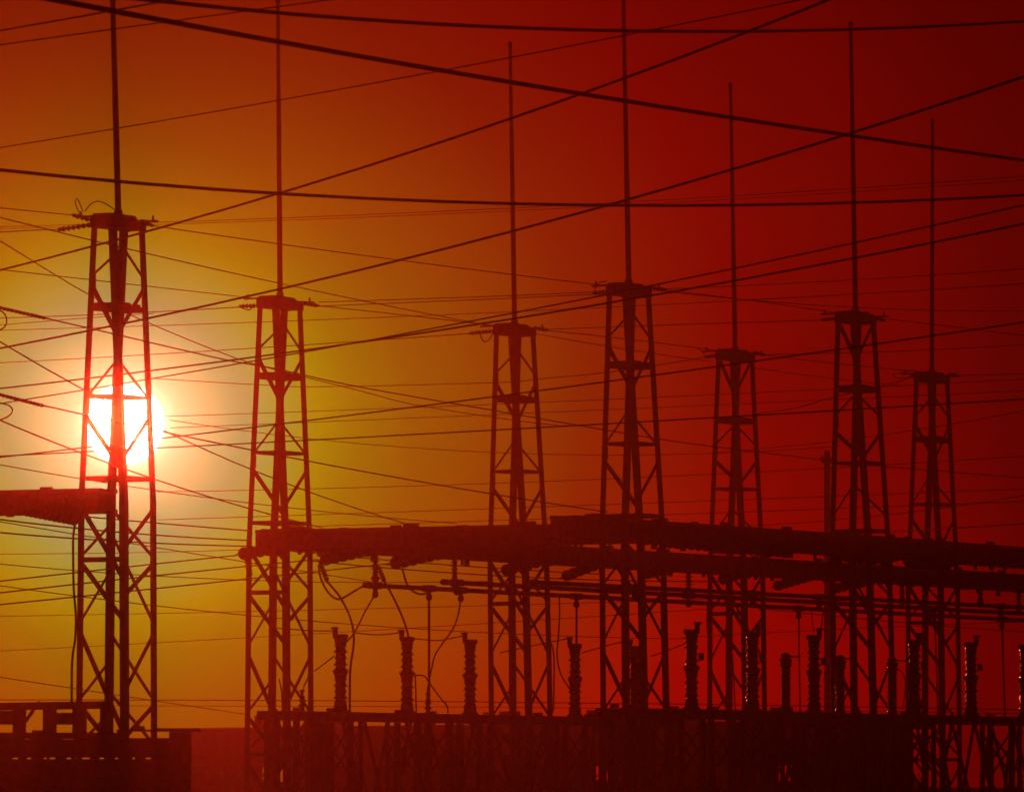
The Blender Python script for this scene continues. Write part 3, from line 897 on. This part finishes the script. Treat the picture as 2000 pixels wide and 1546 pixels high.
W([(-30, 443), (300, 435), (630, 423), (980, 408), (1300, 390), (1650, 368), (2040, 342)], 330, 300, 1.8, "faint far wire crossing above the second mast head, the upper of a close pair")
W([(-30, 447), (300, 439), (630, 428), (980, 413), (1300, 396), (1650, 375), (2040, 350)], 330, 300, 1.5, "faint far wire crossing above the second mast head, the lower of a close pair")
W([(-30, 622), (181, 614), (287, 610), (420, 603), (468, 599)], 300, T2.y, 2.0, "thin wire to the second mast's string from behind the first mast")
W([(-30, 637), (180, 620), (300, 612)], 310, 280, 1.7, "faint short wire merging behind the first mast's waist")
W([(-30, 646), (290, 636), (490, 629), (840, 615), (1005, 609), (1350, 593), (1670, 574), (2040, 552)], 320, 290, 1.8, "faint level wire just below the second mast head")
W([(-30, 710), (172, 699), (294, 692), (490, 680), (665, 669), (917, 651)], 310, T3.y, 1.9, "faint wire crossing the second mast to the third mast's loose string")
W([(622, 590), (980, 578), (1158, 570)], T2.y, T4.y, 2.0, "thin wire between second and fourth mast heads, the upper of two")
W([(622, 598), (980, 583), (1170, 574)], T2.y, T4.y, 2.0, "thin wire between second and fourth mast heads, the lower of two")
W([(622, 597), (805, 617), (927, 631), (968, 636)], T2.y, T3.y, 2.1, "thin wire from the second mast head down to the third mast head")
W([(301, 739), (504, 751), (630, 755), (969, 747), (1052, 740), (1186, 727), (1277, 714), (1380, 697)], 290, T5.y, 1.9, "thin sagging wire ending at the fifth mast's string", False)
W([(280, 815), (504, 806), (969, 788), (1186, 782), (1350, 773), (1475, 765), (1634, 760), (2040, 738)], 320, 300, 1.7, "faint level wire through the masts' waists, level with the sun's upper part")
W([(332, 834), (595, 825), (969, 811), (1052, 807), (1350, 793), (1634, 775), (2040, 763)], 330, 300, 1.7, "faint level wire just under the waists' crossings")
W([(332, 820), (525, 846), (735, 871), (966, 883), (1052, 887), (1350, 884), (1640, 872)], 300, 320, 1.7, "faint wire sagging right of the second mast toward the fifth")
W([(308, 960), (490, 957), (602, 954), (966, 944), (1350, 927), (1610, 914), (2040, 888)], 320, 300, 1.8, "faint level wire above the gantry, highest of the level ones there")
W([(308, 1014), (490, 1009), (665, 1004), (966, 992), (1350, 979), (1610, 969), (2040, 953)], 320, 300, 1.8, "faint level wire a little above the gantry beams")
W([(620, 1027), (850, 1019), (1052, 1014), (1350, 1002), (1610, 994), (2040, 977)], 320, 300, 1.8, "faint level wire skimming the gantry tops")
W([(1400, 882), (1487, 877), (1628, 863), (1730, 847), (1850, 829), (2040, 794)], 330, 290, 1.7, "faint curving wire rising behind the sixth and seventh masts")
W([(1400, 1030), (1487, 1024), (1700, 1009), (1868, 988), (2040, 960)], 330, 290, 1.7, "faint curving wire rising low behind the seventh mast")
W([(1068, 643), (1188, 639), (1350, 633), (1500, 628), (1604, 625)], T3.y, T6.y, 2.0, "thin level wire from the third mast head to the sixth mast head")
W([(1068, 645), (1200, 660), (1368, 678), (1402, 686)], T3.y, T5.y, 2.0, "thin wire from the third mast head down to the fifth mast head")
W([(1044, 651), (1185, 675), (1290, 693), (1390, 706)], T3.y, T5.y, 1.8, "thin wire from below the third mast head toward the fifth mast")
W([(1300, 567), (1434, 587), (1580, 595), (1700, 601), (1820, 604), (2040, 608)], T4.y, 300, 1.9, "thin wire from the fourth mast passing over the sixth mast head")
W([(1300, 566), (1460, 586), (1560, 600), (1636, 611)], T4.y, T6.y, 1.9, "thin wire from the fourth mast head down to the sixth mast head")
W([(1290, 564), (1400, 561), (1670, 546), (2040, 522)], T4.y, 280, 1.7, "thin rising wire leaving the fourth mast head toward the dark edge")
W([(1460, 585), (1560, 580), (1670, 574), (1850, 564), (2040, 551)], 330, 300, 1.6, "faint rising wire crossing the sixth lightning rod just above its foot")
W([(1728, 622), (1815, 632), (1898, 643), (2040, 660)], T6.y, 250, 1.8, "thin wire descending from the sixth mast head to the dark edge")
W([(1496, 692), (1600, 691), (1715, 687), (2040, 670)], T5.y, 300, 1.7, "thin wire rising slightly from the fifth mast head behind the sixth")
W([(1494, 693), (1670, 714), (1740, 720), (1790, 725)], T5.y, T7.y, 1.8, "thin wire from the fifth mast head down to the seventh mast head")
W([(1472, 718), (1560, 731), (1658, 742), (1760, 753)], T5.y, T7.y, 1.6, "thin wire from below the fifth mast head toward the seventh mast")
W([(1868, 733), (1950, 731), (2040, 728)], T7.y, 285, 1.8, "thin level wire leaving the seventh mast head")
W([(1475, 808), (1560, 795), (1628, 775), (1718, 755), (1780, 737)], 262, T7.y, 1.8, "thin wire curving up behind the sixth mast to the seventh mast head", False)
# lower bundle past the first mast
W([(-30, 1010), (155, 1032), (305, 1044), (489, 1055)], 195, T2.y, 3.2, "stout wire under the sun to the second mast, middle of three")
W([(-30, 1037), (155, 1051), (305, 1061), (489, 1066)], 195, T2.y, 3.2, "stout wire under the sun to the second mast, lowest of three")
W([(171, 1009), (230, 1014), (305, 1021), (489, 1036)], T1.y, T2.y, 3.0, "stout wire under the sun to the second mast, topmost of three")
W([(-30, 1014), (171, 1046), (305, 1067), (476, 1098), (635, 1123), (724, 1134)], 205, YB(724), 2.0, "thin wire descending through the first mast's lower half to the bus tube end")
W([(-30, 1138), (159, 1116), (305, 1101), (460, 1084)], 188, YB(462) - 6, 2.8, "rising stout wire to the disc string at the second mast, top of three")
W([(-30, 1160), (159, 1140), (305, 1124), (485, 1103), (620, 1093)], 188, YB(622) - 6, 2.8, "rising stout wire crossing the second mast, middle of three")
W([(-30, 1183), (155, 1164), (305, 1149), (487, 1130), (627, 1113), (758, 1101)], 188, YB(758) - 6, 2.8, "rising stout wire crossing the second mast, lowest of three")
W([(-30, 1097), (155, 1115), (305, 1126), (487, 1131), (717, 1136), (960, 1135)], 210, 260, 1.9, "thin level wire meeting the bus tube from the first mast")
W([(-30, 1140), (167, 1165), (305, 1182), (487, 1200), (613, 1212), (793, 1228), (940, 1235), (1176, 1244), (1338, 1246)], 220, 290, 1.9, "thin wire drooping across the yard just above the post insulators' tops")
W([(-30, 1203), (487, 1194), (613, 1191), (940, 1182), (1176, 1175), (1500, 1166)], 330, 330, 1.6, "faint level wire below the bus tubes")
W([(-30, 1272), (487, 1244), (613, 1237), (940, 1219), (1176, 1200), (1387, 1189)], 320, 320, 1.6, "faint wire rising slowly from the first mast's foot to the bus tubes")
W([(-30, 1317), (167, 1347), (318, 1370), (487, 1395)], 230, 300, 1.8, "thin wire descending past the first mast's foot to the second mast's foot")
W([(-30, 1366), (487, 1367), (940, 1369), (1400, 1376), (2040, 1386)], 345, 345, 2.4, "far level wire low across the whole yard behind the post insulators")
W([(-30, 1377), (940, 1380), (2040, 1393)], 344, 344, 1.6, "faint far wire lowest of all, behind the platforms")
W([(-30, 1082), (240, 1079), (487, 1073)], 320, 320, 1.6, "faint level wire between first and second masts, below the stout bundle")
W([(560, 1076), (700, 1086), (830, 1098), (940, 1110), (1180, 1120)], 262, 280, 2.6, "stout wire below the gantry descending slowly toward the third mast")
W([(590, 1092), (740, 1108), (860, 1117), (960, 1124), (1180, 1130), (1400, 1136)], 262, 285, 2.6, "stout wire below the gantry toward the fourth mast, lower of two")
W([(1480, 1187), (1674, 1207), (1798, 1218), (2040, 1236)], 280, 250, 1.8, "thin wire descending beneath the bus tubes to the dark edge")
W([(1878, 1151), (1950, 1147), (2040, 1143)], 300, 290, 1.6, "faint short wire above the bus tubes beyond the seventh mast")
W([(1330, 1244), (1480, 1238), (1600, 1228), (1800, 1222), (2040, 1212)], 320, 310, 1.5, "faint level wire behind the tall post insulators")

# ------------------------------------------------------------------ jumpers and droppers
def cable(pts, Y, px, label, Y1=None):
    n = len(pts)
    Y1 = Y if Y1 is None else Y1
    P = smooth_path([at(x, y, Y + (Y1 - Y) * i / (n - 1)) for i, (x, y) in enumerate(pts)], 6) if n > 2 else [at(*pts[0], Y), at(*pts[1], Y1)]
    o = MB().tube(P, px / 2 * Y / F, 8).build('jumper_cable', WIRE)
    return tag(o, label, 'cable', 'jumper cables and droppers')
Yc = on_row(665, C1, PLZ).y
cable([(622, 1102), (627, 1130), (640, 1155), (655, 1168), (668, 1168), (690, 1155), (712, 1142)], YB(640) - 5, 4.2, "U-shaped jumper cable looping to the free end of the bus tube")
cable([(638, 1134), (652, 1150), (665, 1167), (680, 1195), (688, 1220), (691, 1240), (690, 1265), (684, 1310), (683, 1391)], YB(640) - 6, 4.4, "long cable sweeping down beside the first post insulator", Yc)
cable([(733, 1160), (715, 1190), (692, 1235), (676, 1253)], YB(733) - 2, 3.4, "straight slanting cable from the bus tube end to the first post insulator", Yc)
cable([(748, 1132), (757, 1145), (775, 1180), (790, 1215), (798, 1243)], YB(750) - 5, 4.4, "curved cable coming down onto the second post insulator", Yc + 1)
cable([(785, 1108), (795, 1140), (808, 1155), (825, 1160), (838, 1154)], YB(800) - 4, 4.0, "short sagging jumper cable below the second big disc string")
cable([(838, 1152), (838, 1376)], YB(838) - 2, 5.0, "straight vertical dropper between second and third post insulators")
cable([(900, 1155), (897, 1190), (886, 1225), (865, 1255), (850, 1278), (843, 1305), (836, 1340), (834, 1372)], YB(900) - 1, 3.4, "S-curved cable dropping beside the vertical dropper", YB(838) - 3)
cable([(542, 1226), (613, 1231), (651, 1231)], Yc + 1, 2.4, "thin jumper cable from the second mast to the first post insulator's terminal", Yc)
cable([(692, 1235), (740, 1239), (786, 1234)], Yc, 2.4, "thin sagging jumper cable joining the first two post insulators")
cable([(806, 1246), (850, 1250), (880, 1246), (910, 1240)], Yc + 2, 2.4, "thin sagging jumper cable joining the second and third post insulators")
cable([(808, 1318), (828, 1319), (838, 1332), (860, 1362), (873, 1378), (875, 1392)], Yc + 3, 3.0, "cable arching from the second post insulator down to the platform")
cable([(811, 1316), (812, 1345), (813, 1391)], Yc + 3, 3.2, "short cable hanging along the second post insulator's foot")
cable([(653, 1280), (634, 1295), (614, 1310)], Yc, 2.6, "short cable from the second mast leg to the first post insulator")
cable([(603, 1320), (592, 1345), (590, 1378)], Yc - 1, 3.0, "short curved cable onto the pin insulator inside the second mast")
cable([(545, 1325), (550, 1350), (552, 1390)], Yc - 1, 3.0, "short cable hanging between the second mast's inner legs")
cable([(146, 1026), (143, 1050), (143, 1095), (144, 1150), (148, 1200), (147, 1245), (141, 1290), (140, 1372)], 204, 4.6, "long wavering cable hanging beside the first mast down to the rack", 200.7)
cable([(1092, 1160), (1093, 1200), (1090, 1250), (1088, 1280), (1095, 1315), (1113, 1345)], YB(1092) - 2, 3.0, "wavering cable between the third mast and the fourth post insulator", Yc + 12)
cable([(1126, 1160), (1126, 1256)], YB(1126) - 2, 4.2, "straight vertical dropper onto the fourth post insulator", Yc + 12)
cable([(958, 1210), (955, 1240), (961, 1272)], T3.y - 2, 2.6, "short bowed cable along the third mast's outer leg")
cable([(1077, 1255), (1082, 1283), (1082, 1330), (1081, 1388)], T3.y - 2, 3.0, "cable running down the third mast's right leg")
cable([(976, 1274), (1041, 1260), (1110, 1246)], Yc + 10, 2.2, "thin cable from the third mast up to the fourth post insulator")
cable([(1137, 1274), (1178, 1262), (1222, 1251)], Yc + 12, 2.2, "thin cable from the fourth post insulator to the fourth mast")
cable([(1271, 1281), (1310, 1267), (1345, 1253)], Yc + 4, 2.2, "thin cable from the fourth mast to the tall post insulator")
cable([(1291, 1170), (1293, 1260), (1296, 1385)], T4.y + 2, 2.6, "thin cable straight down inside the fourth mast's outer leg")
cable([(1560, 1185), (1561, 1290), (1563, 1394)], YB(1560) - 2, 3.2, "vertical dropper between a thin and a tall post insulator before the pole")
cable([(1609, 1186), (1604, 1225), (1600, 1240)], YB(1600) - 2, 2.6, "short slanting cable onto the tall post insulator before the pole")
cable([(1585, 1185), (1586, 1210), (1590, 1236)], YB(1600) - 2, 2.0, "thin short cable onto the tall post insulator before the pole")
cable([(1825, 1200), (1829, 1300), (1832, 1400)], YB(1825) - 2, 3.0, "vertical dropper inside the seventh mast")
cable([(1957, 1215), (1960, 1310), (1963, 1406)], YB(1957) - 2, 3.6, "vertical dropper beyond the last mast by the dark edge")
cable([(1753, 1305), (1764, 1315), (1768, 1340), (1765, 1370), (1762, 1385)], Yc + 10, 2.0, "thin looping cable beside a thin post insulator near the sixth mast")
cable([(1430, 1180), (1427, 1240), (1432, 1300), (1436, 1385)], YB(1430) - 3, 2.6, "thin cable wandering down inside the fifth mast")
cable([(1382, 1180), (1381, 1220), (1385, 1260), (1390, 1320)], YB(1382) - 3, 2.2, "thin cable along the fifth mast's outer leg")
cable([(162, 413), (155, 396), (151, 388), (147, 395), (153, 412), (160, 420)], T1.y, 2.2, "small upright wire loop at the first mast head")
cable([(166, 413), (176, 400), (190, 393), (208, 399), (228, 413)], T1.y, 2.4, "arched jumper cable over the first mast head")
cable([(938, 650), (941, 662), (947, 667), (955, 663), (964, 650)], T3.y, 2.6, "drooping jumper loop at the third mast head")
cable([(1160, 572), (1164, 560), (1172, 552), (1184, 549)], T4.y, 2.6, "curled jumper cable at the fourth mast head")
cable([(1784, 722), (1760, 727), (1743, 733), (1755, 738), (1780, 736)], T7.y, 1.8, "long thin jumper loop at the seventh mast head")
cable([(1360, 678), (1370, 686), (1380, 697)], T5.y, 1.8, "short jumper cable at the fifth mast head")
cable([(-6, 602), (8, 612), (13, 625), (9, 638), (-6, 648)], 192, 3.0, "upper cable loop poking in at the picture edge")
cable([(-6, 785), (18, 792), (24, 803), (14, 814), (-6, 822)], 192, 3.0, "lower cable loop poking in at the picture edge")
cable([(495, 598), (487, 605), (474, 602), (468, 598)], T2.y, 2.2, "small jumper loop under the second mast head string")

# ------------------------------------------------------------------ haze
hz = MB().box((0, 161.5, 15.0), (408, 393, 32.4))
haze_mat = bpy.data.materials.new('evening_haze'); haze_mat.use_nodes = True
hn, hl = haze_mat.node_tree.nodes, haze_mat.node_tree.links
hn.clear()
ho = hn.new('ShaderNodeOutputMaterial')
# dust: a wide forward lobe and a narrow one (density, anisotropy, colour)
HAZE = [(0.0004, 0.940, (1.0, 0.34, 0.18, 1)), (0.00012, 0.999, (1.0, 0.94, 0.88, 1))]
vols = []
for dens, gg, tint_ in HAZE:
    v = hn.new('ShaderNodeVolumePrincipled')
    v.inputs['Color'].default_value = tint_
    v.inputs['Density'].default_value = dens
    v.inputs['Anisotropy'].default_value = gg
    vols.append(v)
ad = hn.new('ShaderNodeAddShader')
hl.new(vols[0].outputs[0], ad.inputs[0]); hl.new(vols[1].outputs[0], ad.inputs[1])
hl.new(ad.outputs[0], ho.inputs['Volume'])
haze = hz.build('haze', haze_mat)
haze['kind'] = 'stuff'
haze['label'] = "thin orange evening haze filling the whole yard"
